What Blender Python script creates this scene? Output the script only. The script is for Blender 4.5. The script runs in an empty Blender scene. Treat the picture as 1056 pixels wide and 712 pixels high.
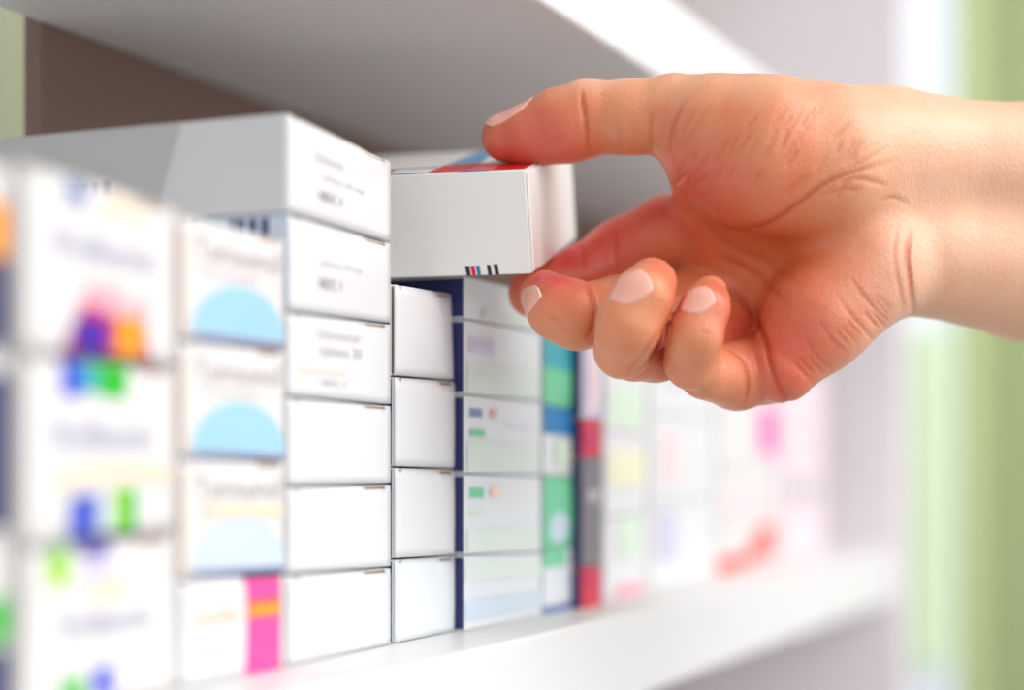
import bpy, bmesh, math, random
import numpy as np
from mathutils import Vector, Matrix

# ------------------------------------------------------------------ camera, world, lights
F, CX, CY = 1800.0, 528.0, 475.0          # focal length in pixels, principal point (shifted lens)
TH = math.atan(772.0 / 1800.0)            # angle between the view and the shelf's length
Q = 0.2136                                # camera distance in front of the box fronts
HC = 1.30                                 # camera height
ST, CT = math.sin(TH), math.cos(TH)
RIGHT = np.array([ST, -CT, 0.0]); VIEW = np.array([CT, ST, 0.0]); UP = np.array([0, 0, 1.0])
CAM = np.array([0.0, -Q, HC])
sc = bpy.context.scene
COL = sc.collection

cam_d = bpy.data.cameras.new('camera'); cam = bpy.data.objects.new('camera', cam_d); COL.objects.link(cam)
sc.camera = cam
cam.location = CAM
cam.rotation_euler = Matrix((RIGHT, UP, -VIEW)).transposed().to_euler()
cam_d.sensor_fit = 'HORIZONTAL'; cam_d.sensor_width = 36.0; cam_d.lens = 36.0 * F / 1056.0
cam_d.shift_x = 0.0; cam_d.shift_y = (CY - 356.0) / 1056.0
cam_d.clip_start = 0.01; cam_d.clip_end = 50
cam_d.dof.use_dof = True; cam_d.dof.focus_distance = 0.476
cam_d.dof.aperture_fstop = 3.0

w = bpy.data.worlds.new('world'); sc.world = w; w.use_nodes = True
bgn = w.node_tree.nodes['Background']
bgn.inputs[0].default_value = (0.97, 0.98, 1.0, 1); bgn.inputs[1].default_value = 0.88

def area(name, loc, target, size, power, color=(1, 1, 1), sy=None):
    l = bpy.data.lights.new(name, 'AREA'); l.energy = power; l.color = color; l.size = size
    if sy: l.shape = 'RECTANGLE'; l.size_y = sy
    o = bpy.data.objects.new(name, l); COL.objects.link(o); o.location = loc
    o.rotation_euler = (Vector(target) - Vector(loc)).to_track_quat('-Z', 'Y').to_euler()
    return o
area('ceiling_light', (0.45, -0.95, 2.45), (0.45, -0.05, 1.3), 1.0, 9, (1, 0.985, 0.96))
area('camera_side_fill', (-0.6, -1.5, 1.75), (0.5, 0, 1.3), 1.2, 9, (0.95, 0.98, 1.0))  # added unseen fill, brightens faces turned to the camera; no window there
area('far_end_fill', (0.62, -1.1, 1.95), (0.88, 0.0, 1.3), 0.8, 10, (1, 1, 1))  # fill lamp added to brighten the end panel and far boxes
area('navy_stack_fill', (0.88, -1.0, 1.42), (0.52, 0.0, 1.27), 0.6, 1.9, (1, 1, 1))  # low fill lamp added for the navy-sided fronts

sc.view_settings.view_transform = 'Standard'; sc.view_settings.look = 'None'
sc.view_settings.gamma = 1; sc.view_settings.use_curve_mapping = False
sc.view_settings.exposure = -0.37

# ------------------------------------------------------------------ helpers
def c2w(c):                                # camera space (right, down, forward) metres -> world
    c = np.asarray(c, float)
    return CAM + c[..., 0:1] * RIGHT - c[..., 1:2] * UP + c[..., 2:3] * VIEW
def pz(px, py, z):                         # pixel + depth -> camera space
    return np.array([(px - CX) / F * z, (py - CY) / F * z, z])
def PW(px, py, z): return c2w(pz(px, py, z))
def tpx(px, y=0.0):                        # distance along the shelf at which the plane y is seen at px
    u = (px - CX) / F
    return (Q + y) * (CT + u * ST) / (ST - u * CT)
def hz(px, py, y=0.0):                     # world height of the point of plane y seen at px, py
    t = tpx(px, y); z = t * CT + (Q + y) * ST
    return HC + (CY - py) / F * z

def lin(c):
    return tuple(((v / 255) / 12.92 if v / 255 <= 0.04045 else ((v / 255 + 0.055) / 1.055) ** 2.4) for v in c[:3]) + (1,)
_m = {}
def mat(name, rgb, rough=0.45, spec=0.5, coat=0.0, noise=0.03, nscale=30, bump=0.0, trans=0.0):
    if name in _m: return _m[name]
    m = bpy.data.materials.new(name); m.use_nodes = True; nt = m.node_tree
    b = nt.nodes['Principled BSDF']
    tc = nt.nodes.new('ShaderNodeTexCoord'); nz = nt.nodes.new('ShaderNodeTexNoise')
    nz.inputs['Scale'].default_value = nscale; nz.inputs['Detail'].default_value = 4
    nt.links.new(tc.outputs['Object'], nz.inputs['Vector'])
    mx = nt.nodes.new('ShaderNodeMix'); mx.data_type = 'RGBA'
    c = lin(rgb)
    mx.inputs[6].default_value = tuple(v * (1 - noise) for v in c[:3]) + (1,)
    mx.inputs[7].default_value = tuple(min(1, v * (1 + noise)) for v in c[:3]) + (1,)
    nt.links.new(nz.outputs['Fac'], mx.inputs[0]); nt.links.new(mx.outputs[2], b.inputs['Base Color'])
    b.inputs['Roughness'].default_value = rough; b.inputs['Specular IOR Level'].default_value = spec
    b.inputs['Coat Weight'].default_value = coat; b.inputs['Coat Roughness'].default_value = 0.12
    if bump:
        bp = nt.nodes.new('ShaderNodeBump'); bp.inputs['Strength'].default_value = bump; bp.inputs['Distance'].default_value = 0.0004
        n2 = nt.nodes.new('ShaderNodeTexNoise'); n2.inputs['Scale'].default_value = 60; n2.inputs['Detail'].default_value = 2
        nt.links.new(tc.outputs['Object'], n2.inputs['Vector'])
        nt.links.new(n2.outputs['Fac'], bp.inputs['Height']); nt.links.new(bp.outputs[0], b.inputs['Normal'])
    if trans: b.inputs['Transmission Weight'].default_value = trans
    _m[name] = m
    return m

card = mat('white_card', (233, 233, 234), 0.38, 0.5, 0.25, 0.012, 25, 0.5)
cardw = mat('warm_white_card', (234, 231, 229), 0.4, 0.5, 0.2, 0.012, 25, 0.5)
cardc = mat('cool_white_card', (234, 240, 243), 0.3, 0.5, 0.4, 0.012, 25, 0.5)
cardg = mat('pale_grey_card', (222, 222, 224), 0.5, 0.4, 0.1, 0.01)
raw = mat('raw_card_edge', (170, 140, 118), 0.8, 0.2)
COLS = dict(hintgreen=(226, 240, 232), hintlilac=(218, 218, 238), navy=(28, 36, 98), blue=(30, 60, 215), green=(20, 190, 30), orange=(255, 160, 20), purple=(70, 20, 165),
    magenta=(200, 30, 110), cyan=(165, 215, 238), peach=(252, 226, 200), lilac=(212, 206, 232), pink=(255, 75, 160),
    red=(215, 20, 60), grey=(120, 116, 120), textgrey=(120, 118, 126), ltgreen=(222, 240, 218), mint=(120, 215, 165),
    lime=(170, 220, 60), teal=(60, 175, 190), black=(25, 25, 30), scarlet=(225, 25, 45), coral=(245, 95, 95), sky=(95, 165, 205),
    midblue=(25, 130, 195), hotpink=(250, 70, 185), vermilion=(250, 70, 45), paleyellow=(244, 240, 205), darkplum=(60, 16, 60),
    ltblue=(212, 226, 240), textlilac=(176, 174, 205), textbrown=(160, 152, 152), gold=(235, 205, 150), blush=(248, 222, 226),
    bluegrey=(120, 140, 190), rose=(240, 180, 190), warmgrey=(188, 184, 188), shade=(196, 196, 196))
def ink(k): return mat('ink_' + k, COLS[k], 0.4, 0.45, 0.15, 0.02)

def mesh_obj(name, bm, mats, parent=None, smooth=False, loc=None):
    me = bpy.data.meshes.new(name); bm.to_mesh(me); bm.free()
    for m in mats: me.materials.append(m)
    if smooth:
        for p in me.polygons: p.use_smooth = True
    o = bpy.data.objects.new(name, me); COL.objects.link(o)
    if parent: o.parent = parent
    if loc is not None: o.location = loc
    return o
def tag(o, label, cat, group=None, kind=None):
    if label: o['label'] = label
    if cat: o['category'] = cat
    if group: o['group'] = group
    if kind: o['kind'] = kind
    return o

_font = {}
def text_polys(s):
    """triangulated glyph mesh of a line of writing, scaled to a unit width box"""
    if s in _font: return _font[s]
    cu = bpy.data.curves.new('writing', 'FONT'); cu.body = s; cu.size = 1.0; cu.resolution_u = 2
    o = bpy.data.objects.new('writing', cu); COL.objects.link(o)
    dg = bpy.context.evaluated_depsgraph_get(); dg.update()
    me = o.evaluated_get(dg).to_mesh()
    V = [v.co.copy() for v in me.vertices]; Fc = [tuple(p.vertices) for p in me.polygons]
    o.evaluated_get(dg).to_mesh_clear()
    bpy.data.objects.remove(o); bpy.data.curves.remove(cu)
    x0 = min(v.x for v in V); x1 = max(v.x for v in V); y0 = min(v.y for v in V); y1 = max(v.y for v in V)
    V = [((v.x - x0) / (x1 - x0), (v.y - y0) / (y1 - y0)) for v in V]
    _font[s] = (V, Fc); return _font[s]

def make_box(name, x0, x1, zs, depth, y0=0.0, base=card, side=None, top=None, art=(), sideart=(), flap=True, label=None,
             cat='medicine box', group=None, bulge=0.0005, yaw=0.0, crease=False):
    """Carton. x0..x1 along the shelf, zs=(bottom left, bottom right, top left, top right) heights,
    front at y0. art: (kind, u0, v0, u1, v1, ink, extra) on the front; sideart on the face towards -x."""
    W = x1 - x0
    bl, br, tl, tr = zs
    zc = (bl + br) / 2
    O = np.array([(x0 + x1) / 2, y0, zc])
    mats = [base, side or base, top or base, raw]
    def mi(m):
        if m not in mats: mats.append(m)
        return mats.index(m)
    bm = bmesh.new()
    rec = (0.0016 if crease else 0.0009) if flap else 0.0
    def pt(u, v, y):
        zb = bl + (br - bl) * u; zt = tl + (tr - tl) * u
        return Vector((x0 + W * u - O[0], y0 + y - O[1], zb + (zt - zb) * v - O[2]))
    ring = []
    for y in (rec, depth):
        ring.append([bm.verts.new(pt(u, v, y)) for u, v in ((0, 0), (1, 0), (1, 1), (0, 1))])
    a, b = ring
    f = [bm.faces.new(a), bm.faces.new(b[::-1])]
    s_bot = bm.faces.new((a[1], a[0], b[0], b[1])); s_r = bm.faces.new((a[2], a[1], b[1], b[2]))
    s_top = bm.faces.new((a[3], a[2], b[2], b[3])); s_l = bm.faces.new((a[0], a[3], b[3], b[0]))
    f[0].material_index = 3 if flap else 0
    s_l.material_index = 1; s_r.material_index = 1; s_top.material_index = 2
    bmesh.ops.recalc_face_normals(bm, faces=bm.faces[:])
    bmesh.ops.bevel(bm, geom=bm.edges[:], offset=0.00045, segments=2, affect='EDGES', profile=0.5)
    def add_art(bm, fn, arts, mi):
        for ia, a in enumerate(arts):
            kind, u0, v0, u1, v1, k = a[:6]
            m = mi(ink(k))
            if kind == 'rect': polys = [[(u0, v0), (u1, v0), (u1, v1), (u0, v1)]]
            elif kind == 'poly': polys = [a[6]]
            elif kind == 'disc':
                n = 28; polys = [[((u0 + u1) / 2 + (u1 - u0) / 2 * math.cos(i * 2 * math.pi / n), (v0 + v1) / 2 + (v1 - v0) / 2 * math.sin(i * 2 * math.pi / n)) for i in range(n)]]
            elif kind == 'dome':
                n = 20; polys = [[((u0 + u1) / 2 + (u1 - u0) / 2 * math.cos(i * math.pi / n), v0 + (v1 - v0) * math.sin(i * math.pi / n)) for i in range(n + 1)]]
            elif kind == 'arc':
                n = 14; P = [(u0 + (u1 - u0) * i / n, v0 + (v1 - v0) * math.sin(math.pi * i / n)) for i in range(n + 1)]
                polys = [[P[i], P[i + 1], (P[i + 1][0], P[i + 1][1] + a[6]), (P[i][0], P[i][1] + a[6])] for i in range(n)]
            elif kind == 'bars':
                rnd = random.Random(5); polys = []; x = u0
                while x < u1:
                    wd = rnd.choice((0.006, 0.012, 0.018)); polys.append([(x, v0), (x + wd, v0), (x + wd, v1), (x, v1)]); x += wd + rnd.choice((0.006, 0.012))
            elif kind == 'text':
                V, Fc = text_polys(a[6])
                polys = [[(u0 + (u1 - u0) * V[i][0], v0 + (v1 - v0) * V[i][1]) for i in q] for q in Fc]
            # cut the printed shape along a grid so that it follows the panel's slight bulge
            b2 = bmesh.new()
            for P in polys: b2.faces.new([b2.verts.new((x, y, 0)) for x, y in P])
            bmesh.ops.triangulate(b2, faces=b2.faces[:])
            if kind != 'bars':
                for ax, n in ((0, 10), (1, 8)):
                    xs = [v.co[ax] for v in b2.verts]
                    for i in range(1, n):
                        if min(xs) < i / n < max(xs):
                            bmesh.ops.bisect_plane(b2, geom=b2.verts[:] + b2.edges[:] + b2.faces[:], plane_co=(i / n, i / n, 0), plane_no=(1, 0, 0) if ax == 0 else (0, 1, 0))
            mp = {v: bm.verts.new(fn(v.co.x, v.co.y, ia * 0.00005)) for v in b2.verts}
            for f_ in b2.faces: bm.faces.new([mp[v] for v in f_.verts]).material_index = m
            b2.free()
    add_art(bm, lambda u, v, o: pt(0, v, depth * u) + Vector((-0.00008 - o, 0, 0)), sideart, mi)
    def bul(u, v): return -bulge * (1 - (2 * u - 1) ** 2) * (1 - (2 * v - 1) ** 2)
    def front(u, v, off=0.00007):
        e = 0.0
        if crease: e = 0.0012 * max(0, (u - 0.30 - 0.5 * (1 - v))) / 0.7
        return pt(u, v, bul(u, v) - off + e)
    if not flap: add_art(bm, lambda u, v, o: front(u, v, 0.00007 + o), art, mi)
    body = mesh_obj(name, bm, mats, loc=O)
    tag(body, label, cat, group)
    if yaw: body.rotation_euler.z = yaw
    if flap:
        fm = [base]
        def mif(m):
            if m not in fm: fm.append(m)
            return fm.index(m)
        bm = bmesh.new()
        nu, nv = 14, 10
        def vtop(u):                      # the slot cut in the fold near the right and left corners
            return 0.945 if (0.70 < u < 0.93 or 0.05 < u < 0.12) else 0.995
        g = []
        us = sorted(set([0.004, 0.05, 0.055, 0.12, 0.125, 0.70, 0.705, 0.93, 0.935, 0.996] + [i / nu for i in range(1, nu)]))
        for u in us:
            row = []
            for j in range(nv + 1):
                v = 0.006 + (vtop(u) - 0.006) * j / nv
                p = front(u, v, 0.0); r = 0.0
                e = min(u, 1 - u) * W; e2 = (1 - v) * (tl - bl)
                for q in (e, e2):
                    if q < 0.0011: r = max(r, 0.0007 * (1 - q / 0.0011) ** 2)
                p.y += r
                row.append(bm.verts.new(p))
            g.append(row)
        for i in range(len(us) - 1):
            for j in range(nv): bm.faces.new((g[i][j], g[i + 1][j], g[i + 1][j + 1], g[i][j + 1]))
        bmesh.ops.recalc_face_normals(bm, faces=bm.faces[:])
        if sum(fc.normal.y for fc in bm.faces) > 0: bmesh.ops.reverse_faces(bm, faces=bm.faces[:])
        ext = bmesh.ops.extrude_face_region(bm, geom=bm.faces[:])
        bmesh.ops.translate(bm, verts=[x for x in ext['geom'] if isinstance(x, bmesh.types.BMVert)], vec=(0, -0.00001, 0))
        for v in [x for x in bm.verts if x not in [y for y in ext['geom'] if isinstance(y, bmesh.types.BMVert)]]: v.co.y += 0.0004
        bmesh.ops.recalc_face_normals(bm, faces=bm.faces[:])
        for fc in bm.faces: fc.smooth = abs(fc.normal.y) > 0.5
        add_art(bm, lambda u, v, o: front(u, v, 0.0001 + o), art, mif)
        mesh_obj('end_flap', bm, fm, parent=body)
    return body

def slab(bm, x0, x1, y0, y1, z0, z1, bev=0.001):
    b2 = bmesh.new(); bmesh.ops.create_cube(b2, size=1)
    for v in b2.verts: v.co = Vector(((x0 + x1) / 2 + v.co.x * (x1 - x0), (y0 + y1) / 2 + v.co.y * (y1 - y0), (z0 + z1) / 2 + v.co.z * (z1 - z0)))
    if bev: bmesh.ops.bevel(b2, geom=b2.edges[:], offset=bev, segments=3, affect='EDGES', profile=0.5)
    me = bpy.data.meshes.new('t'); b2.to_mesh(me); b2.free(); bm.from_mesh(me); bpy.data.meshes.remove(me)

def rot_slab(bm, px0, px1, z0, z1, d, thick):
    """upright slab square to the view, from px0 to px1 at camera depth d"""
    a = PW(px0, CY, d); b = PW(px1, CY, d); n = VIEW * thick
    vs = []
    for zz in (z0, z1):
        for p in (a, b, b + n, a + n): vs.append(bm.verts.new((p[0], p[1], zz)))
    for q in ((3, 2, 1, 0), (4, 5, 6, 7), (0, 1, 5, 4), (1, 2, 6, 5), (2, 3, 7, 6), (3, 0, 4, 7)): bm.faces.new([vs[i] for i in q])

# ------------------------------------------------------------------ setting
TOP = HC - 0.0493                          # lower shelf surface
UND = HC + 0.131                           # underside of the shelf above
bm = bmesh.new(); slab(bm, -2.5, 4.0, -3.0, 2.5, -0.05, 0.0, 0)
tag(mesh_obj('floor', bm, [mat('floor_vinyl', (190, 188, 185), 0.4)]), None, None, kind='structure')
bm = bmesh.new(); rot_slab(bm, -1400, 2400, 0, 2.7, 1.95, 0.05)
tag(mesh_obj('wall_back', bm, [mat('wall_paint', (235, 236, 240), 0.7)]), None, None, kind='structure')

SY0 = -0.025; BACK = 0.122; EX0 = 0.972; EX1 = 0.990
unit = bpy.data.objects.new('shelving_unit', None); COL.objects.link(unit); unit.location = (0.5, 0.05, 0)
tag(unit, 'white shelving unit whose boards carry the rows of medicine boxes', 'shelf')
lam = mat('white_laminate', (234, 233, 232), 0.42, 0.4, 0.1, 0.01)
lamb = mat('taupe_laminate', (132, 108, 96), 0.6, 0.3, 0, 0.03)
lamp_ = mat('mauve_white_laminate', (238, 232, 236), 0.5, 0.3, 0, 0.01)
def upart(name, m, *a, bev=0.001):
    bm = bmesh.new(); slab(bm, *a, bev=bev)
    for v in bm.verts: v.co -= Vector((0.5, 0.05, 0))
    return mesh_obj(name, bm, [m], parent=unit)
upart('shelf_board', lam, 0.0, EX0, SY0, BACK, TOP - 0.029, TOP, bev=0.0015)
upart('shelf_board', lam, 0.0, EX0, SY0, BACK, UND, UND + 0.030, bev=0.0015)
upart('shelf_board', lam, 0.0, EX0, SY0, BACK, TOP - 0.26, TOP - 0.231, bev=0.0015)
upart('shelf_board', lam, 0.0, EX0, SY0, BACK, UND + 0.24, UND + 0.27, bev=0.0015)
upart('back_panel', lamb, 0.4245, EX0, BACK, BACK + 0.006, 0.02, 1.95, bev=0)
upart('side_panel', lamp_, EX0, EX1, -0.032, BACK + 0.006, 0.0, 1.95, bev=0.0015)

# ------------------------------------------------------------------ far background
def curtain(name, px0, px1, d, z0, z1, bands, label, amp=0.02, wl=0.09):
    a = PW(px0, CY, d); b = PW(px1, CY, d); L = np.linalg.norm(b - a); n = int(L / 0.006)
    bm = bmesh.new(); mats = []; rows = []
    for i in range(n + 1):
        s = i / n; p = a + (b - a) * s + VIEW * (amp * math.sin(s * L / wl * 2 * math.pi) + 0.3 * amp * math.sin(s * L / wl * 4.7))
        rows.append([bm.verts.new((p[0], p[1], z)) for z in (z0, (z0 + z1) / 2, z1)])
    for i in range(n):
        px = px0 + (px1 - px0) * (i + 0.5) / n
        k = next((c for (e, c) in bands if px < e), bands[-1][1]); m = k
        if m not in mats: mats.append(m)
        for j in range(2):
            f = bm.faces.new((rows[i][j], rows[i + 1][j], rows[i + 1][j + 1], rows[i][j + 1])); f.material_index = mats.index(m); f.smooth = True
    ext = bmesh.ops.extrude_face_region(bm, geom=bm.faces[:])
    bmesh.ops.translate(bm, verts=[x for x in ext['geom'] if isinstance(x, bmesh.types.BMVert)], vec=Vector(VIEW * 0.002))
    o = mesh_obj(name, bm, mats)
    return tag(o, label, 'curtain')
fy = mat('cloth_yellow_green', (205, 213, 145), 0.8); fg = mat('cloth_grey_green', (190, 198, 165), 0.8)
ft = mat('cloth_teal', (150, 180, 168), 0.8); fw = mat('cloth_pale_green', (242, 248, 232), 0.8)
DC = 1.35
curtain('striped_curtain', 985, 1200, DC, 0.02, 2.3, [(1002, ft), (1024, fy), (1040, fg), (1062, fy), (1085, fg), (1120, fy), (1150, fw), (1180, fg), (1200, fy)],
        'yellow-green striped curtain hanging at the far right behind the wrist')
curtain('striped_curtain', -160, 60, 1.2, 0.02, 2.3, [(-120, fy), (-80, fg), (-40, fy), (20, fw), (60, mat('cloth_lemon', (225, 232, 95), 0.8))],
        'pale yellow-green curtain behind the top left of the box stacks')
bm = bmesh.new(); rot_slab(bm, 925, 983, 0.0, 2.3, 1.30, 0.03)
post = mesh_obj('door_post', bm, [mat('post_white', (236, 242, 250), 0.5)])
tag(post, 'pale blue-white upright post between the shelf end and the curtain', 'post')
bm = bmesh.new(); rot_slab(bm, 944, 980, 1.15, HC + 0.095, 1.275, 0.022)
tag(mesh_obj('green_strip', bm, [mat('strip_green', (222, 242, 200), 0.5)], parent=post), None, None)

# ------------------------------------------------------------------ boxes on the shelf
GAP = 0.0002
def stack(px0, px1, seamsL, seamsR, y0, fn, inset=0.0004):
    """seams from the top down, in image rows measured at the left and right front edges"""
    x0, x1 = tpx(px0, y0) + inset, tpx(px1, y0) - inset
    n = len(seamsL) - 1
    for i in range(n):
        zt = (hz(px0, seamsL[i], y0), hz(px1, seamsR[i], y0)); zb = (hz(px0, seamsL[i + 1], y0), hz(px1, seamsR[i + 1], y0))
        if i == n - 1: zb = (TOP, TOP)
        zs = (zb[0] + GAP, zb[1] + GAP, zt[0] - GAP, zt[1] - GAP)
        if i == n - 1: zs = (TOP + 0.0001, TOP + 0.0001, zs[2], zs[3])
        fn(i, x0, x1, zs)
def line(px, k): return CY + k * (1300 - px)       # a level line at the front plane, k below the eye

# Z: the nearest stack, only its edge shows at the left border
def fz(i, x0, x1, zs):
    arts = [[('rect', .8, .02, 1, .5, 'navy'), ('rect', .8, .5, 1, .8, 'orange')], [('rect', .84, .05, 1, .9, 'navy')], [('rect', .8, .45, 1, .7, 'green'), ('rect', .8, .02, 1, .42, 'navy')]][i]
    make_box('medicine_box', x0, x1, zs, 0.1, base=cardw, art=arts, flap=False,
        label=['white and navy box at the left border of the photo, top of its stack', 'white box with navy edge at the left border, middle of its stack',
               'white box with green and navy edge at the left border, bottom of its stack'][i], group='boxes at the left border')
zl = tpx(8); 
for i, (h1, h0) in enumerate(((0.0545, 0.0200), (0.0198, -0.0146), (-0.0148, -0.0493))):
    fz(i, zl - 0.05, zl, (HC + h0 + GAP, HC + h0 + GAP, HC + h1 - GAP, HC + h1 - GAP))

# A: near stack with colour blocks
def fa(i, x0, x1, zs):
    PL = lambda k, *p: ('poly', 0, 0, 0, 0, k, list(p))
    if i == 0: art = [('rect', .24, .84, .36, .97, 'bluegrey'), ('arc', .46, .78, .76, .86, 'peach', .10), ('rect', .5, .88, .7, .96, 'peach'),
        ('text', .14, .54, .80, .70, 'textlilac', 'Wellbutrin'), PL('rose', (.24, 0), (.80, 0), (.74, .40), (.66, .30), (.56, .42), (.46, .32), (.36, .42), (.30, .25)),
        PL('magenta', (.21, 0), (.80, 0), (.72, .24), (.60, .16), (.49, .26), (.36, .31), (.28, .2)),
        ('rect', .28, .03, .49, .22, 'purple'), ('rect', .54, .03, .74, .25, 'orange'), ('rect', .20, 0, .78, .03, 'darkplum')]
    elif i == 1: art = [('rect', .21, .79, .33, .985, 'blue'), ('rect', .33, .82, .44, .985, 'teal'), PL('green', (.43, .985), (.64, .985), (.63, .82), (.60, .79), (.44, .80)),
        ('text', .14, .50, .78, .66, 'textlilac', 'Wellbutrin'), ('arc', .18, .28, .94, .33, 'peach', .10), PL('bluegrey', (.24, .03), (.44, .03), (.44, .26), (.26, .26)), ('rect', .27, .04, .38, .24, 'blue'),
        ('rect', .44, .05, .53, .2, 'ltblue'), ('rect', .53, .03, .68, .28, 'lime'), ('rect', .60, .03, .68, .26, 'green'), ('rect', .24, 0, .70, .03, 'navy')]
    else: art = [('rect', .12, .76, .26, .96, 'lime'), ('rect', .14, .93, .24, .985, 'green'), ('rect', .32, .92, .52, .985, 'purple'), ('rect', .36, .78, .52, .92, 'lilac'), ('rect', .40, .64, .62, .78, 'peach'),
        ('text', .18, .44, .78, .58, 'textlilac', 'Wellbutrin'), ('rect', .20, .06, .34, .20, 'green'), ('rect', .40, .06, .54, .24, 'blue'), ('rect', .5, .1, .58, .24, 'lilac')]
    make_box('medicine_box', x0, x1, zs, 0.10, base=cardw, art=art, flap=True,
        label=['large blurred white box with purple and orange blocks, top of the nearest stack', 'large blurred white box with blue and green blocks, middle of the nearest stack',
               'large blurred white box with lime patch at upper left, bottom of the nearest stack'][i], group='large colour-blocked boxes in the nearest stack')
stack(25, 184, [166, 365, 566, 770], [213, 378, 548, 712], 0, fa)

# B: second stack with grey writing and a blue dome
def fb(i, x0, x1, zs):
    if i < 3:
        art = [('text', .10, .66, .92, .86, 'textbrown', 'Tamsunol'), ('dome', .08, .07, .98, .50, 'cyan' if i < 2 else 'ltblue'),
               ('rect', .10, .01, .96, .05, 'bluegrey'), ('rect', .0, .03, .03, .9, 'peach'), ('text', .16, .55, .7, .60, 'warmgrey', 'film coated tablets')]
        if i == 2: art += [('rect', .2, .5, .95, .62, 'peach')]
    else:
        art = [('rect', .58, .0, .935, 1.0, 'pink'), ('rect', .58, .56, .935, .76, 'coral'), ('rect', .60, .58, .92, .70, 'orange'), ('rect', .56, .965, .95, 1.0, 'darkplum'), ('text', .08, .56, .50, .70, 'gold', 'candis'),
               ('rect', .08, .74, .5, .82, 'blush'), ('text', .08, .25, .5, .32, 'warmgrey', 'tablets')]
    make_box('medicine_box', x0, x1, zs, 0.10, base=cardw if i != 3 else card, art=art, flap=True, group='boxes with grey writing beside the white stack' if i < 3 else None,
        label=['white box with grey writing over a blue dome, topmost of the three alike', 'white box with grey writing over a blue dome, middle of the three alike',
               'white box with a fainter blue dome, directly on the pink-striped box', 'white box with a hot pink vertical stripe, bottom of the second stack'][i])
stack(186, 296, [220, 350, 472, 598, 712], [247, 361, 476, 590, 694], 0, fb)

# C: tall stack of white tuck-end boxes
def fc(i, x0, x1, zs):
    art = []
    if i == 0: art = [('text', .22, .62, .48, .72, 'warmgrey', 'Glimes'), ('text', .28, .44, .68, .50, 'warmgrey', 'tablets 30 mg'), ('text', .26, .22, .46, .32, 'textgrey', 'NDC 1')]
    if i == 1: art = [('text', .26, .52, .66, .59, 'warmgrey', 'tablets 30 mg'), ('text', .26, .28, .46, .40, 'textgrey', 'NDC 1')]
    if i == 2: art = [('text', .24, .72, .66, .84, 'warmgrey', 'Glimestar'), ('text', .26, .52, .66, .64, 'warmgrey', 'tablets 30'), ('rect', .05, .30, .5, .34, 'peach'), ('text', .28, .16, .50, .23, 'warmgrey', 'NDC 1')]
    lab = ['white tuck-end box on the very top of the tall stack, faint print', 'white tuck-end box second from the top of the tall stack, barcode on its side',
           'white tuck-end box with three lines of faint grey print, third from the top', 'plain white box in the tall stack, third from its bottom',
           'plain white box in the tall stack, second from its bottom', 'plain white box at the bottom of the tall stack, beside the pink stripe'][i]
    sa = []
    if i == 0: sa = [('poly', 0, 0, 0, 0, 'shade', [(.34, .0), (.31, .45), (.27, 1.0), (1.0, 1.0), (1.0, 0.0)]), ('bars', .46, .18, .60, .45, 'navy')]  # grey polygon is shading painted on the side, not print
    if i == 1: sa = [('rect', 0.0, .0, 1, 1, 'ltblue'), ('bars', .05, .74, .15, .97, 'navy')]
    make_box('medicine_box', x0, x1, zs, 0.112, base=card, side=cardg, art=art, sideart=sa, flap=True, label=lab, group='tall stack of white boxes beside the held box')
stack(297, 405.5, [115, 219, 321, 409, 502, 593, 688], [166, 251, 334, 418, 499, 585, 664], 0, fc)

# D: stack under the held box
def fd(i, x0, x1, zs):
    art = [[('poly', 0, 0, 0, 0, 'ltgreen', [(.12, .1), (.7, .1), (.45, .55), (.2, .45)]), ('rect', .1, .0, .22, .02, 'black')], [('rect', .05, .1, .95, .3, 'ltgreen')], [], [('rect', .0, .62, 1, .98, 'ltgreen')]][i]
    art = [] if i != 1 else []
    make_box('medicine_box', x0, x1, zs, 0.11, base=cardc if i == 3 else card, side=ink('navy'), art=art, flap=True, crease=(i == 0), bulge=0.0009,
        label=['white box with a creased front corner, just under the held box', 'white glossy box right below the creased one, in the narrow stack',
               'white glossy box second from the bottom of the narrow stack', 'greenish-white box at the bottom of the narrow stack'][i], group='narrow stack of boxes under the held box')
stack(408, 472, [292, 388, 482, 577, 663], [303, 393, 484, 573, 654], 0, fd)

# E: stack with navy sides, white fronts tinted green and lilac
def fe(i, x0, x1, zs):
    art = [[('rect', .2, .05, .95, .3, 'hintgreen')],
           [('rect', .04, .58, .35, .80, 'hintlilac'), ('rect', .06, .66, .30, .74, 'lilac'), ('rect', .02, .03, .97, .42, 'hintgreen'), ('text', .05, .25, .3, .35, 'ltgreen', 'tablets')],
           [('rect', .05, .73, .20, .84, 'bluegrey'), ('rect', .30, .74, .38, .86, 'rose'), ('rect', .05, .48, .22, .57, 'mint'), ('rect', .02, .03, .97, .40, 'hintgreen'), ('text', .45, .6, .9, .68, 'hintlilac', 'tablets 20 mg')],
           [('rect', .05, .71, .22, .84, 'mint'), ('rect', .30, .72, .42, .86, 'peach'), ('rect', .05, .50, .2, .56, 'ltgreen'), ('rect', .02, .03, .97, .30, 'hintgreen')],
           [('rect', .0, .66, 1, .92, 'hintgreen'), ('rect', 0, .12, 1, .40, 'ltblue')]][i]
    make_box('medicine_box', x0, x1, zs, 0.11, y0=-0.003, base=cardc, side=ink('navy'), art=art, flap=False, bulge=0.0006,
        label=['bluish white box touching under the held box, top of the navy-sided stack', 'navy-sided white box with lilac print, second from the top of its stack',
               'navy-sided white box with small blue and pink marks, middle of its stack', 'navy-sided white box with a green and peach mark, second from the bottom',
               'navy-sided pale blue box standing on the shelf board'][i], group='navy-sided boxes')
stack(479, 559, [284, 329, 407, 489, 573, 655], [303, 344, 415, 491, 570, 640], -0.003, fe)

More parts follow.
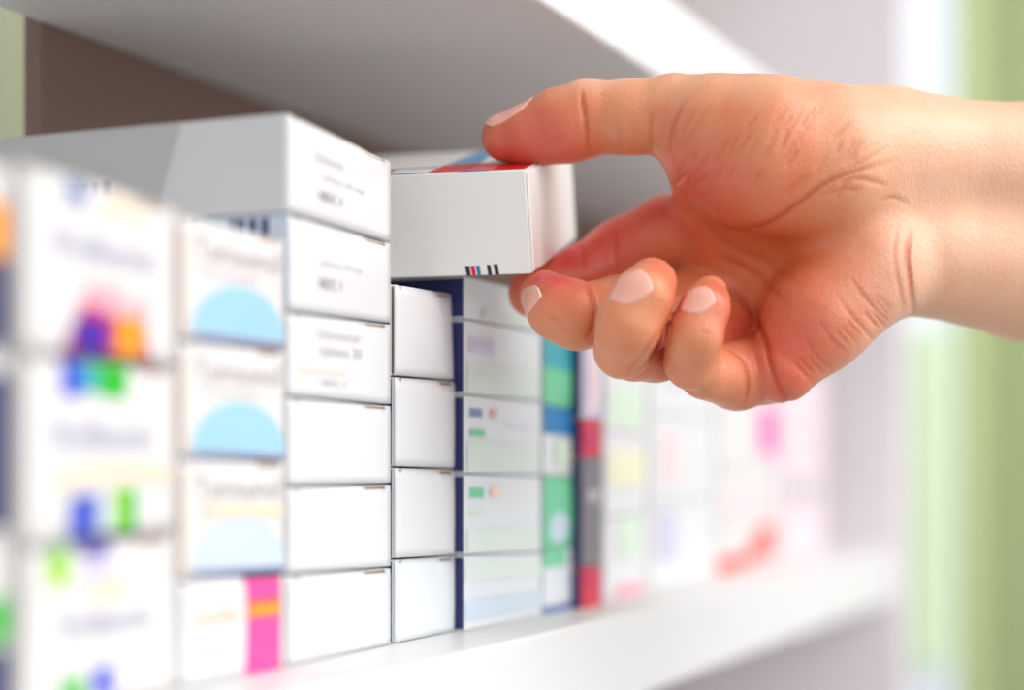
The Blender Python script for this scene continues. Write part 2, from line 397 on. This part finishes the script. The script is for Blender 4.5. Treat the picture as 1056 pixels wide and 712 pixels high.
# F: green and blue printed boxes behind
def ff(i, x0, x1, zs):
    art = [[('rect', 0, 0, 1, 1, 'teal'), ('rect', .2, .1, .8, .5, 'mint'), ('rect', .7, 0, 1, 1, 'navy')],
           [('rect', .0, .0, .75, .55, 'mint'), ('rect', 0, .55, .8, 1, 'teal'), ('rect', .75, 0, 1, 1, 'navy')],
           [('rect', .0, .6, 1, 1, 'midblue'), ('rect', .3, .1, .7, .5, 'ltgreen'), ('rect', .85, 0, 1, .7, 'bluegrey')],
           [('rect', 0, 0, .75, 1, 'mint'), ('disc', .15, .05, .65, .5, 'ltblue'), ('rect', .75, 0, 1, 1, 'navy')],
           [('rect', .0, .72, .6, 1, 'mint'), ('rect', 0, .0, 1, .12, 'bluegrey')]][i]
    make_box('medicine_box', x0, x1, zs, 0.11, y0=-0.003, base=cardc, side=ink('navy'), art=art, flap=False,
        label=['teal and navy box behind the fingertips, top of the green-blue stack', 'green and blue box under the middle finger, second from its stack top',
               'white box with a blue top band, middle of the green-blue stack', 'mint green box with a pale disc, second from the bottom',
               'white box with a mint corner at the bottom of the green-blue stack'][i], group='green and blue printed boxes')
stack(560, 598, [303, 346, 417, 491, 567, 640], [312, 356, 424, 492, 562, 632], -0.003, ff)

# G: slim tall boxes, red and grey
def fg_(i, x0, x1, zs):
    b = [ink('lilac'), ink('red'), ink('grey'), ink('red')][i]
    make_box('medicine_box', x0, x1, zs, 0.1, y0=-0.007, base=b, side=ink('navy'), flap=False,
        art=[[('rect', .3, .1, .8, .9, 'blush')], [('rect', .15, .3, .6, .7, 'magenta')], [('rect', .2, .6, .8, .7, 'warmgrey')], [('rect', .15, .6, .6, .8, 'magenta')]][i],
        label=['lilac box under the ring finger, top of the slim red stack', 'small crimson box between the lilac and the grey box', 'slim dark grey box standing between two crimson ones',
               'crimson box at the bottom of the slim stack'][i], group='slim red and grey boxes')
stack(600, 621, [345, 432, 472, 586, 628], [350, 433, 472, 584, 624], -0.007, fg_)

# H: blurred white stacks towards the far end
def far(px0, px1, tops, y0, specs, group):
    x0, x1 = tpx(px0, y0) + 0.0006, tpx(px1, y0) - 0.0006
    n = len(tops); hs = [HC + t for t in tops] + [TOP]
    for i in range(n):
        base, art, label = specs[i]
        zb = hs[i + 1] + GAP if i < n - 1 else TOP + 0.0001
        make_box('medicine_box', x0, x1, (zb, zb, hs[i] - GAP, hs[i] - GAP), 0.1, y0=y0, base=base, art=art, flap=False, label=label, group=group)
far(623, 668, [0.050, 0.010, -0.020], -0.002, [
    (card, [('rect', .1, .05, .9, .4, 'ltgreen')], 'white box with a pale green panel, top of the stack past the crimson boxes'),
    (card, [('rect', .1, .35, .95, .8, 'paleyellow')], 'white box with a pale yellow band, middle of the stack past the crimson boxes'),
    (card, [('rect', .3, .5, .8, 1, 'ltgreen'), ('rect', .2, 0, .9, .15, 'rose')], 'white box with a pink foot band, bottom of the stack past the crimson boxes')], 'pale boxes past the crimson ones')
far(670, 738, [0.055, 0.018, -0.016], 0.0, [
    (card, [('rect', .2, .3, .7, .7, 'ltblue')], 'white box of the wide blurred stack, hidden partly by the ring finger'),
    (card, [('rect', .15, .2, .4, .8, 'blush')], 'white box in the middle of the wide blurred stack below the hand'),
    (card, [('rect', .1, .3, .35, .9, 'lilac')], 'white box at the bottom of the wide blurred stack below the hand')], 'wide blurred white boxes below the hand')
far(740, 800, [0.052, -0.004, -0.030], 0.0, [
    (cardw, [('rect', .7, .12, 1.0, .52, 'hotpink')], 'white box with a hot pink spot, below the little finger'),
    (cardw, [('rect', .1, .2, .9, .6, 'blush')], 'pinkish white box between the pink-spotted and the red-striped box'),
    (cardw, [('poly', 0, 0, 0, 0, 'vermilion', [(.0, .0), (.95, .25), (.95, .98), (.72, .98), (.5, .45), (.0, .35)])], 'white box with a slanting orange-red stripe, near the shelf end')], 'boxes near the far shelf end')
far(803, 850, [0.048, 0.0, -0.028], 0.004, [
    (mat('pale_pink_card', (240, 222, 228), 0.5), [('rect', .2, .2, .8, .5, 'blush')], 'pale pink box on top of the last stack before the end panel'),
    (mat('pale_pink_card', (240, 222, 228), 0.5), [('rect', .2, .3, .8, .6, 'warmgrey')], 'pale pink box in the middle of the last stack before the end panel'),
    (mat('pale_pink_card', (240, 222, 228), 0.5), [('rect', .1, .3, .5, .9, 'blush')], 'pale pink box at the bottom of the last stack before the end panel')], 'last stack before the end panel')

# ------------------------------------------------------------------ the held box
T1 = np.array([0.00477351, -0.0794134, 0.476])
ex = np.array([0.9746, -0.0053, -0.2238]); ey = np.array([0.0647, 0.9637, 0.2589]); ez = np.array([0.2143, -0.2668, 0.9396])
HL, HH, HW = 0.104, 0.0287, 0.0635
def hb(a, b, c, off=(0, 0, 0)):            # a: 0 right end .. 1 left end, b: 0 top .. 1 bottom, c: 0 near .. 1 far
    return c2w(T1 - ex * (HL * a + off[0]) + ey * (HH * b + off[1]) + ez * (HW * c + off[2]))
O = hb(0.5, 1, 0.5)
def build_held():
    mats = [mat('held_card', (246, 244, 240), 0.4, 0.5, 0.2, 0.01, 25, 0.4), raw]
    def mi(k):
        m = ink(k) if isinstance(k, str) else k
        if m not in mats: mats.append(m)
        return mats.index(m)
    bm = bmesh.new()
    V = lambda p: bm.verts.new(Vector(p - O))
    e = 0.0035 / HL
    R = [[V(hb(a, b, c)) for b, c in ((0, 0), (1, 0), (1, 1), (0, 1))] for a in (0.012, 1)]
    a, b = R
    bm.faces.new(a); bm.faces.new(b)
    for i in range(4): bm.faces.new((a[i], a[(i + 1) % 4], b[(i + 1) % 4], b[i]))
    bmesh.ops.recalc_face_normals(bm, faces=bm.faces[:])
    bmesh.ops.bevel(bm, geom=bm.edges[:], offset=0.0004, segments=2, affect='EDGES', profile=0.5)
    def top(a, c): return V(hb(a, 0, c, (0, -0.00008, 0)))
    def side(a, b): return V(hb(a, b, 0, (0, 0, -0.00008)))
    def P(fn, k, pts): bm.faces.new([fn(*p) for p in pts]).material_index = mi(k)
    # printed top: u runs from the right end (0) to the left end (1), c from the near edge
    P(top, 'midblue', [(.29, .006), (1, .006), (1, .05), (.29, .05)])
    P(top, 'scarlet', [(.018, .03), (.112, .03), (.112, .34), (.018, .34)])
    P(top, 'coral', [(.114, .05), (.172, .05), (.172, .34), (.114, .34)])
    P(top, 'midblue', [(.114, .006), (.20, .006), (.172, .05), (.114, .05)])
    P(top, 'scarlet', [(.174, .05), (.285, .03), (.285, .34), (.174, .34)])
    P(top, 'sky', [(.19, .37), (.28, .37), (.275, .97), (.21, .97)])
    P(top, 'ltblue', [(.10, .37), (.16, .37), (.16, .97), (.10, .97)])
    P(top, 'sky', [(.02, .37), (.09, .37), (.09, .42), (.02, .42)])
    P(top, 'textgrey', [(.29, .24), (1, .24), (1, .27), (.29, .27)])
    P(top, 'scarlet', [(.4, .05), (.6, .05), (.6, .22), (.4, .22)])
    # registration marks at the lower edge of the long side
    for px0, px1, k, top_ in ((476, 480.5, 'black', .905), (481.8, 486, 'scarlet', .905), (487.3, 491.3, 'midblue', .905), (498.8, 502.6, 'black', .90), (506, 510.2, 'black', .895)):
        a0 = (549.5 - px0) / 3.66 / 104; a1 = (549.5 - px1) / 3.66 / 104
        P(side, k, [(a0, top_), (a1, top_), (a1 - .003, .998), (a0 - .003, .998)])
    o = mesh_obj('medicine_box', bm, mats, loc=O)
    tag(o, 'white box with red and blue printed top, held between thumb and fingers', 'medicine box')
    # end flap: panel with a narrow folded margin and a tucked dust flap outline
    bm = bmesh.new(); mats = [mat('held_card', (246, 244, 240))]
    def Vf(b, c):
        e = min(b, 1 - b) * HH; e2 = min(c, 1 - c) * HW; d = -0.0008 - 0.0005 * (1 - (2 * b - 1) ** 2) * (1 - (2 * c - 1) ** 2)
        for q in (e, e2):
            if q < 0.0012: d = max(d, d + 0.0007 * (1 - q / 0.0012) ** 2)
        if c > 0.10: d -= 0.0004 * min(1, (c - 0.10) / 0.02)
        return V(hb(0.012, b, c, (d + 0.0003, 0, 0)))
    bs = [0.01, .03, .05] + [i / 10 for i in range(1, 10)] + [.95, .97, .99]; cs = [0.006, .015, .03, .06, .098, .102, .12] + [i / 10 for i in range(2, 10)] + [.95, .98, .995]
    g = [[Vf(b, c) for c in cs] for b in bs]
    for i in range(len(bs) - 1):
        for j in range(len(cs) - 1): bm.faces.new((g[i][j], g[i + 1][j], g[i + 1][j + 1], g[i][j + 1]))
    bmesh.ops.recalc_face_normals(bm, faces=bm.faces[:])
    f = mesh_obj('end_flap', bm, mats, parent=o, smooth=True)
    md = f.modifiers.new('thick', 'SOLIDIFY'); md.thickness = 0.0004; md.offset = 0
    return o
build_held()

# ------------------------------------------------------------------ the hand
def cone(pts, k, lo=None):
    return dict(pts=pts, k=k)
# every entry: pixel x, pixel y, depth in mm, radius in pixels -> converted to metres in camera space
GROUPS = {
 'palm': dict(k=0.009, chains=[
    [(1500, 185, 540, 84), (1250, 182, 525, 80), (1060, 179, 508, 71), (965, 166, 501, 64), (905, 160, 497, 64)],
    [(1500, 300, 545, 84), (1250, 292, 528, 80), (1060, 279, 510, 72), (955, 262, 502, 63), (915, 262, 500, 60)],
    [(740, 240, 506, 40), (900, 192, 503, 52)],
    [(755, 285, 511, 38), (900, 215, 505, 54)],
    [(775, 328, 511, 38), (905, 240, 504, 54)],
    [(672, 272, 521, 22), (745, 262, 513, 34)],
    [(798, 372, 502, 38), (900, 262, 498, 58)]]),
 'thenar': dict(k=0.010, chains=[
    [(912, 163, 493, 62), (850, 158, 484, 70), (790, 150, 480, 71), (742, 137, 482, 56)],
    [(850, 190, 487, 60), (780, 178, 480, 56)],
    [(742, 150, 486, 54), (735, 205, 500, 40)]]),
 'hypothenar': dict(k=0.007, chains=[
    [(893, 278, 491, 60), (842, 330, 488, 55), (806, 378, 486, 38)]]),
 'thumb': dict(k=0.005, chains=[
    [(760, 138, 482, 55), (695, 119, 487, 41), (650, 121, 489, 37), (604, 122, 492, 37.5), (575, 127, 493, 34), (546, 138, 494, 28), (521, 142, 495, 24.5)],
    [(584, 137, 491, 29.5), (548, 143, 493, 24)]]),
 'index': dict(k=0.004, chains=[
    [(745, 237, 506, 42), (690, 240, 512, 38), (640, 262, 516, 35), (600, 283, 513, 29), (550, 302, 508, 26)]]),
 'middle': dict(k=0.003, chains=[
    [(760, 300, 512, 38), (690, 320, 503, 36), (640, 320, 494, 35), (600, 326, 484, 34)],
    [(592, 325, 481, 35), (576, 318, 482, 32), (562, 305, 488, 26)]]),
 'ring': dict(k=0.0018, chains=[
    [(780, 335, 511, 38), (720, 352, 496, 33), (676, 361, 484, 32), (655, 363, 477, 31)],
    [(642, 361, 467, 30.5), (648, 335, 459, 33), (663, 307, 459, 30), (672, 292, 463, 26)]]),
 'little': dict(k=0.0020, chains=[
    [(800, 376, 500, 40), (760, 388, 488, 34), (728, 384, 477, 29)],
    [(713, 374, 469, 29), (716, 345, 462, 28), (727, 318, 463, 24), (732, 305, 467, 20.5)]]),
}
ORDER = [('palm', 0), ('thenar', .011), ('hypothenar', .006), ('thumb', .004), ('index', .0016), ('middle', .0012), ('ring', .0010), ('little', .0010)]
def conv(n):
    x, y, z, r = n; z = z / 1000.0
    return np.append(pz(x, y, z), r * z / F)
def smin(a, b, k):
    if k <= 0: return np.minimum(a, b)
    h = np.maximum(k - np.abs(a - b), 0) / k
    return np.minimum(a, b) - h * h * k * 0.25
def seg(P, A, B):
    a, b = A[:3], B[:3]; d = b - a; L = d @ d
    t = np.clip(((P - a) @ d) / L, 0, 1)
    q = P - a - t[:, None] * d
    return np.sqrt((q * q).sum(1)) - (A[3] + (B[3] - A[3]) * t)
# creases: (points in pixels, depth mm, half width px, depth range front limit)
CREASES = [
 ([(732, 232), (760, 236), (790, 231), (820, 212), (850, 190), (885, 176), (925, 165)], 1.0, 3.2),
 ([(852, 191), (880, 184), (902, 188), (915, 192)], .6, 2.6), ([(838, 202), (868, 196), (890, 196)], .45, 2.4), ([(868, 178), (895, 164), (918, 150)], .4, 2.4),
 ([(735, 288), (760, 306), (779, 328), (790, 352), (795, 378), (806, 402), (818, 422)], 1.6, 3.6),   # life line
 ([(735, 262), (765, 275), (800, 300), (815, 318)], 0.6, 4.0),
 ([(690, 213), (720, 222), (750, 250), (790, 270), (830, 300)], 0.5, 4.0),
 ([(940, 236), (935, 262), (938, 290), (943, 330)], 1.2, 3.3),
 ([(926, 228), (922, 262), (928, 300), (932, 322)], 0.5, 2.6),
 ([(905, 208), (920, 204), (938, 210)], 0.5, 2.5),
 ([(876, 285), (890, 305), (905, 322), (918, 334)], 0.6, 2.4),
 ([(860, 300), (875, 322), (892, 342), (902, 352)], 0.5, 2.2),
 ([(843, 330), (858, 350), (876, 366)], 0.4, 2.2),
 ([(828, 345), (842, 368), (858, 382)], 0.35, 2.0),
 ([(600, 92), (601, 108), (605, 132), (607, 160)], 1.2, 2.6),      # thumb joint
 ([(636, 128), (640, 142), (641, 160)], 0.3, 2.2), ([(618, 100), (622, 96)], 0.3, 3),
 ([(673, 114), (671, 130), (672, 160)], 0.6, 2.4),
 ([(712, 98), (700, 116), (692, 136), (690, 158)], 0.6, 2.6),
 ([(722, 105), (712, 122), (702, 142)], 0.35, 2.2), ([(738, 100), (724, 120), (712, 140), (706, 156)], 0.3, 2.2),
 ([(637, 226), (634, 250), (638, 284)], 0.9, 3.0),                 # index joints
 ([(594, 246), (601, 262), (602, 280)], 0.9, 2.6),
 ([(604, 288), (611, 310), (611, 334), (603, 352)], 1.3, 3.0),     # middle
 ([(582, 336), (572, 328), (566, 331)], 0.4, 2.0), ([(588, 344), (578, 337)], 0.3, 2.0),
 ([(684, 338), (672, 352), (652, 378), (645, 388)], 0.6, 2.2), ([(692, 332), (682, 354), (664, 376), (652, 389)], 0.6, 2.0),
 ([(744, 356), (766, 372), (771, 398), (766, 420)], 0.9, 2.4),
 ([(722, 340), (727, 343), (732, 346)], 0.4, 2.0), ([(690, 325), (692, 340), (688, 360)], 0.5, 2.4),
 ([(700, 372), (690, 388), (704, 402)], 0.2, 2.0),
]
rs = random.Random(3)
for i in range(44):                         # fine diagonal skin lines over the ball of the thumb
    x, y = rs.uniform(705, 890), rs.uniform(108, 185)
    L = rs.uniform(14, 34); an = math.radians(rs.uniform(108, 140))
    CREASES.append(([(x, y), (x + L * math.cos(an), y + L * math.sin(an))], rs.uniform(.25, .55), 1.8))
for i in range(16):                         # short lines towards the outer edge of the palm
    f_ = rs.random(); x, y = 925 - f_ * 100 + rs.uniform(-6, 6), 318 + f_ * 78 + rs.uniform(-6, 6)
    CREASES.append(([(x - 14, y - 16), (x + 3, y + 2)], rs.uniform(.3, .6), 1.8))
def poly_dist(X, Y, pts):
    q = [np.array(p, float) for p in pts]      # rounded polyline through the points
    q = [2 * q[0] - q[1]] + q + [2 * q[-1] - q[-2]]; C_ = []
    for a, b, c, d in zip(q[:-3], q[1:-2], q[2:-1], q[3:]):
        for t in (0, .25, .5, .75): C_.append(0.5 * (2 * b + (c - a) * t + (2 * a - 5 * b + 4 * c - d) * t * t + (3 * b - a - 3 * c + d) * t ** 3))
    C_.append(q[-2]); n = len(C_) - 1
    d = np.full(X.shape, 1e9); tp = np.zeros(X.shape)
    for i, (A, B) in enumerate(zip(C_[:-1], C_[1:])):
        dx, dy = B - A; L = dx * dx + dy * dy
        t = np.clip(((X - A[0]) * dx + (Y - A[1]) * dy) / L, 0, 1)
        e = np.hypot(X - A[0] - t * dx, Y - A[1] - t * dy); m = e < d
        d = np.where(m, e, d); tp = np.where(m, (i + t) / n, tp)
    return d, tp
GC = {g: [[conv(n) for n in ch] for ch in d['chains']] for g, d in GROUPS.items()}
def group_sdf(P, g):
    f = np.full(len(P), 0.2)
    k = GROUPS[g]['k']
    for ch in GC[g]:
        c = np.full(len(P), 0.2)
        for A, B in zip(ch[:-1], ch[1:]): c = smin(c, seg(P, A, B), 0.0025)
        f = smin(f, c, k)
    return f
def sdf(P, creases=False):
    f = np.full(len(P), 0.2)
    for g, k in ORDER: f = smin(f, group_sdf(P, g), k)
    if creases: f = f + crease_field(P)
    return f
def crease_field(P):
    X = CX + F * P[:, 0] / P[:, 2]; Y = CY + F * P[:, 1] / P[:, 2]
    out = np.zeros(len(P)); front = np.clip((0.512 - P[:, 2]) / 0.006, 0, 1)
    for pts, dep, wd in CREASES:
        xs = [p[0] for p in pts]; ys = [p[1] for p in pts]
        m = (X > min(xs) - 12) & (X < max(xs) + 12) & (Y > min(ys) - 12) & (Y < max(ys) + 12)
        if m.any():
            d, tp = poly_dist(X[m], Y[m], pts)
            taper = np.clip(np.minimum(tp, 1 - tp) / 0.3, 0, 1) ** 0.7
            out[m] = np.maximum(out[m], 0.62 * dep / 1000 * taper * np.exp(-(d / max(wd, 2.4)) ** 2))
    return out * front
def surface_nets(lo, hi, h):
    n = np.ceil((hi - lo) / h).astype(int) + 1
    ax = [lo[i] + h * np.arange(n[i]) for i in range(3)]
    Fv = np.full(n, 0.2, np.float64)
    for g, k in ORDER:                       # evaluate each group only inside its own bounds
        al = np.array([c for ch in GC[g] for c in ch]); mg = 0.012
        l = np.maximum(0, np.floor(((al[:, :3] - al[:, 3:]).min(0) - mg - lo) / h).astype(int)); u = np.minimum(n, np.ceil(((al[:, :3] + al[:, 3:]).max(0) + mg - lo) / h).astype(int) + 1)
        if (u <= l).any(): continue
        G = np.stack(np.meshgrid(ax[0][l[0]:u[0]], ax[1][l[1]:u[1]], ax[2][l[2]:u[2]], indexing='ij'), -1)
        v = group_sdf(G.reshape(-1, 3), g).reshape(G.shape[:3])
        s = (slice(l[0], u[0]), slice(l[1], u[1]), slice(l[2], u[2]))
        Fv[s] = smin(Fv[s], v, k)
    S = Fv < 0
    S[-1] = S[-1] & False
    c = np.zeros(tuple(n - 1), int)
    for i in (0, 1):
        for j in (0, 1):
            for k in (0, 1): c += S[i:n[0] - 1 + i, j:n[1] - 1 + j, k:n[2] - 1 + k]
    act = (c > 0) & (c < 8)
    idx = np.full(act.shape, -1); I = np.argwhere(act); idx[act] = np.arange(len(I))
    V = np.stack([ax[d][I[:, d]] + h / 2 for d in range(3)], 1)
    quads = []
    for d in range(3):
        sl0 = [slice(None)] * 3; sl1 = [slice(None)] * 3; sl0[d] = slice(0, -1); sl1[d] = slice(1, None)
        ch = S[tuple(sl0)] != S[tuple(sl1)]
        E_ = np.argwhere(ch); a, b = [q for q in range(3) if q != d]
        E_ = E_[(E_[:, a] > 0) & (E_[:, b] > 0) & (E_[:, a] < n[a] - 1) & (E_[:, b] < n[b] - 1)]
        ins = S[tuple(E_.T)]
        q = []
        for da, db in ((0, 0), (1, 0), (1, 1), (0, 1)):
            e = E_.copy(); e[:, a] -= da; e[:, b] -= db; q.append(idx[tuple(e.T)])
        q = np.stack(q, 1); flip = ins if d != 1 else ~ins
        q[~flip] = q[~flip][:, ::-1]
        quads.append(q)
    Qd = np.concatenate(quads); Qd = Qd[(Qd >= 0).all(1)]
    return V, Qd
def project(V, creases, it):
    for _ in range(it):
        f = sdf(V, creases); e = 2e-4; g = np.stack([sdf(V + np.eye(3)[i] * e, creases) - f for i in range(3)], 1) / e
        g /= np.maximum(np.linalg.norm(g, axis=1), .3)[:, None]
        V = V - np.clip(f, -0.0012, 0.0012)[:, None] * g
    return V
SK = mat('skin', (228, 168, 132), 0.42)
def skin_material():
    m = SK; nt = m.node_tree; b = nt.nodes['Principled BSDF']
    for n in list(nt.nodes):
        if n.type in ('MIX', 'TEX_NOISE'): nt.nodes.remove(n)
    at = nt.nodes.new('ShaderNodeAttribute'); at.attribute_name = 'tone'
    sep = nt.nodes.new('ShaderNodeSeparateColor'); nt.links.new(at.outputs['Color'], sep.inputs[0])
    tc = nt.nodes.new('ShaderNodeTexCoord')
    def noise(s, d=3):
        n = nt.nodes.new('ShaderNodeTexNoise'); n.inputs['Scale'].default_value = s; n.inputs['Detail'].default_value = d
        nt.links.new(tc.outputs['Object'], n.inputs['Vector']); return n
    n1 = noise(90); n2 = noise(260)
    def mixc(f, a, b_):
        x = nt.nodes.new('ShaderNodeMix'); x.data_type = 'RGBA'
        for s, v in ((0, f), (6, a), (7, b_)):
            if isinstance(v, (tuple, float)): x.inputs[s].default_value = v
            else: nt.links.new(v, x.inputs[s])
        return x.outputs[2]
    def math_(op, a, b_):
        x = nt.nodes.new('ShaderNodeMath'); x.operation = op; x.use_clamp = True
        for s, v in ((0, a), (1, b_)):
            if isinstance(v, float): x.inputs[s].default_value = v
            else: nt.links.new(v, x.inputs[s])
        return x.outputs[0]
    fair = lin((240, 195, 162)); palmc = lin((222, 130, 84)); red = lin((214, 52, 56)); cre = lin((190, 60, 30))
    p = math_('ADD', sep.outputs[1], math_('MULTIPLY', math_('SUBTRACT', n1.outputs['Fac'], 0.45), 0.5))
    c = mixc(p, fair, palmc)
    r = math_('MULTIPLY', sep.outputs[0], math_('ADD', n1.outputs['Fac'], 0.5))
    c = mixc(r, c, red)
    c = mixc(sep.outputs[2], c, cre)
    nt.links.new(c, b.inputs['Base Color'])
    b.inputs['Subsurface Weight'].default_value = 0.25; b.inputs['Subsurface Scale'].default_value = 0.004
    b.inputs['Subsurface Radius'].default_value = (1.0, 0.35, 0.2)
    b.inputs['Roughness'].default_value = 0.36; b.inputs['Specular IOR Level'].default_value = 0.45
    vo = nt.nodes.new('ShaderNodeTexVoronoi'); vo.inputs['Scale'].default_value = 900; nt.links.new(tc.outputs['Object'], vo.inputs['Vector'])
    bp = nt.nodes.new('ShaderNodeBump'); bp.inputs['Strength'].default_value = 0.4; bp.inputs['Distance'].default_value = 0.00024
    ad = nt.nodes.new('ShaderNodeMath'); ad.operation = 'ADD'
    nt.links.new(vo.outputs['Distance'], ad.inputs[0]); nt.links.new(n2.outputs['Fac'], ad.inputs[1])
    nt.links.new(ad.outputs[0], bp.inputs['Height']); nt.links.new(bp.outputs[0], b.inputs['Normal'])
skin_material()
# own colour of the skin: redder at pads and joints (pixel x, y, depth mm, radius mm, amount)
REDS = [(530, 150, 493, 8, .75), (570, 145, 490, 10, .75), (596, 140, 488, 7, .35), (560, 128, 490, 8, .25), (575, 292, 480, 7, .95), (560, 288, 482, 5, .7), (590, 305, 478, 7, .4),
    (615, 255, 512, 11, .95), (585, 268, 508, 9, .95), (655, 250, 512, 9, .6), (545, 292, 505, 7, .8), (682, 275, 458, 5, .5), (692, 315, 460, 6, .5), (738, 300, 460, 5, .5),
    (742, 330, 462, 6, .5), (695, 360, 475, 9, .6), (690, 205, 500, 10, .5), (735, 195, 476, 14, .45), (720, 165, 476, 9, .35), (805, 370, 476, 11, .4), (830, 350, 474, 16, .35),
    (780, 345, 492, 10, .35), (800, 190, 470, 14, .2), (870, 300, 478, 14, .2), (755, 340, 495, 8, .4), (800, 405, 484, 7, .4), (665, 215, 500, 6, .6), (720, 235, 498, 10, .35)]
HOLLOW_SHADE = [(745, 245, 500, 18), (790, 245, 495, 20), (820, 215, 485, 15), (780, 280, 500, 18), (800, 315, 500, 14), (830, 270, 492, 16), (650, 300, 495, 15)]  # shading of the palm hollow painted into the skin as deeper orange
def build_hand():
    allc = np.array([c for g in GC.values() for ch in g for c in ch])
    lo = (allc[:, :3] - allc[:, 3:]).min(0) - 0.004; hi = (allc[:, :3] + allc[:, 3:]).max(0) + 0.004
    V, Qd = surface_nets(lo, hi, 0.00105)
    V = project(V, False, 3)
    me = bpy.data.meshes.new('h0'); me.from_pydata(V.tolist(), [], Qd.tolist()); me.update()
    bm = bmesh.new(); bm.from_mesh(me); bpy.data.meshes.remove(me)
    bmesh.ops.smooth_vert(bm, verts=bm.verts[:], factor=0.4, use_axis_x=True, use_axis_y=True, use_axis_z=True)
    # finer mesh where the camera looks
    ed = [e for e in bm.edges if (CX + F * e.verts[0].co.x / e.verts[0].co.z) < 1085]
    bmesh.ops.subdivide_edges(bm, edges=ed, cuts=1, use_grid_fill=True)
    bm.verts.index_update()
    V = np.array([v.co[:] for v in bm.verts])
    V = project(V, True, 2)
    X = CX + F * V[:, 0] / V[:, 2]; Y = CY + F * V[:, 1] / V[:, 2]
    tone = np.zeros((len(V), 4)); tone[:, 3] = 1
    for x, y, z, r, a in REDS:
        c = pz(x, y, z / 1000); d2 = ((V - c) ** 2).sum(1); tone[:, 0] = 1 - (1 - tone[:, 0]) * (1 - a * np.exp(-d2 / (r / 1000) ** 2))
    wr = pz(925, 220, .49)
    tone[:, 1] = 0.15 + 0.62 * np.clip((wr[0] - V[:, 0]) / 0.03, 0, 1)
    tone[:, 1] *= 1 - 0.45 * np.clip((112 - Y) / 30, 0, 1)
    for x, y, z, r in HOLLOW_SHADE:
        c = pz(x, y, z / 1000); d2 = ((V - c) ** 2).sum(1); tone[:, 1] = 1 - (1 - tone[:, 1]) * (1 - .8 * np.exp(-d2 / (r / 1000) ** 2))
    tone[:, 2] = np.clip(crease_field(V) * 1000 * 0.8, 0, 0.6)
    Wd = c2w(V); org = PW(940, 215, .5)
    for v, p in zip(bm.verts, Wd - org): v.co = p
    bmesh.ops.recalc_face_normals(bm, faces=bm.faces[:])
    me = bpy.data.meshes.new('hand'); bm.to_mesh(me); bm.free()
    ca = me.color_attributes.new('tone', 'FLOAT_COLOR', 'POINT'); ca.data.foreach_set('color', tone.astype(np.float32).ravel())
    me.materials.append(SK)
    for p in me.polygons: p.use_smooth = True
    o = bpy.data.objects.new('hand', me); COL.objects.link(o); o.location = org
    tag(o, "person's bare right hand and forearm, palm towards us, pulling the box out", 'person')
    return o, org
hand, horg = build_hand()

def nail(finger, cpx, cpy, cz, apx, apy, adz, nrm, length, width):
    """a fingernail laid on the finger: centre, point its long axis aims at (pixel, depth offset), outward normal (camera space)"""
    c = pz(cpx, cpy, cz / 1000); a = pz(apx, apy, (cz + adz) / 1000) - c
    n = np.array(nrm, float); n /= np.linalg.norm(n); a -= (a @ n) * n; a /= np.linalg.norm(a); s = np.cross(a, n)
    NU, NV = 13, 19; pts = []; uv = []
    for j in range(NV):
        v = -1 + 2 * j / (NV - 1)
        wv = 1 - 0.5 * max(0, -v) ** 3 - 0.18 * max(0, v) ** 4
        for i in range(NU):
            u = -1 + 2 * i / (NU - 1)
            vv = v + (0.16 * (1 - u * u) if v > 0 else -0.26 * (1 - u * u) * (-v)) - 0.08
            pts.append(c + a * vv * length / 2 + s * u * wv * width / 2 + n * 0.012); uv.append((u, v))
    # start above the finger's own surface, then close in on it along its gradient
    own = lambda q: group_sdf(q, finger)
    c0 = c[None].copy()
    for _ in range(40): c0 = c0 - n * np.clip(own(c0), -0.001, 0.002)[:, None] * 0.8
    P = np.array(pts) - c - n * 0.012 + c0 + n * 0.0015
    for _ in range(12):
        f = own(P); e = 1e-4; g = np.stack([own(P + np.eye(3)[q] * e) - f for q in range(3)], 1) / e
        g /= np.maximum(np.linalg.norm(g, axis=1), .3)[:, None]; P = P - f[:, None] * g * 0.8
    U = np.array(uv)
    P = P + n * (0.00028 + 0.0003 * np.clip(U[:, 1], 0, 1) ** 2)[:, None] - n * (0.00025 * np.abs(U[:, 0]) ** 4)[:, None]
    P = c2w(P) - horg
    bm = bmesh.new(); vs = [bm.verts.new(p) for p in P]
    for j in range(NV - 1):
        for i in range(NU - 1):
            f = bm.faces.new((vs[j * NU + i], vs[j * NU + i + 1], vs[(j + 1) * NU + i + 1], vs[(j + 1) * NU + i])); f.smooth = True
            f.material_index = 1 if j >= NV - 2 else 0
    bmesh.ops.recalc_face_normals(bm, faces=bm.faces[:])
    o = mesh_obj('fingernail', bm, [mat('nail_pink', (246, 180, 160), 0.3, 0.5, 0.25, 0.03), mat('nail_tip', (250, 222, 200), 0.3, 0.5, 0.2)], parent=hand)
    md = o.modifiers.new('thick', 'SOLIDIFY'); md.thickness = 0.0006; md.offset = -1
    return o
nail('thumb', 523, 124, 493, 494, 138, 0, (-.40, -.80, -.42), 0.0135, 0.0120)
nail('middle', 546, 301, 482, 566, 277, -8, (-.55, .40, -.72), 0.0105, 0.0125)
nail('ring', 661, 291, 459, 691, 273, -4, (-.42, -.06, -.90), 0.0122, 0.0138)
nail('little', 726, 305, 463, 754, 289, -3, (-.34, -.06, -.93), 0.0100, 0.0112)
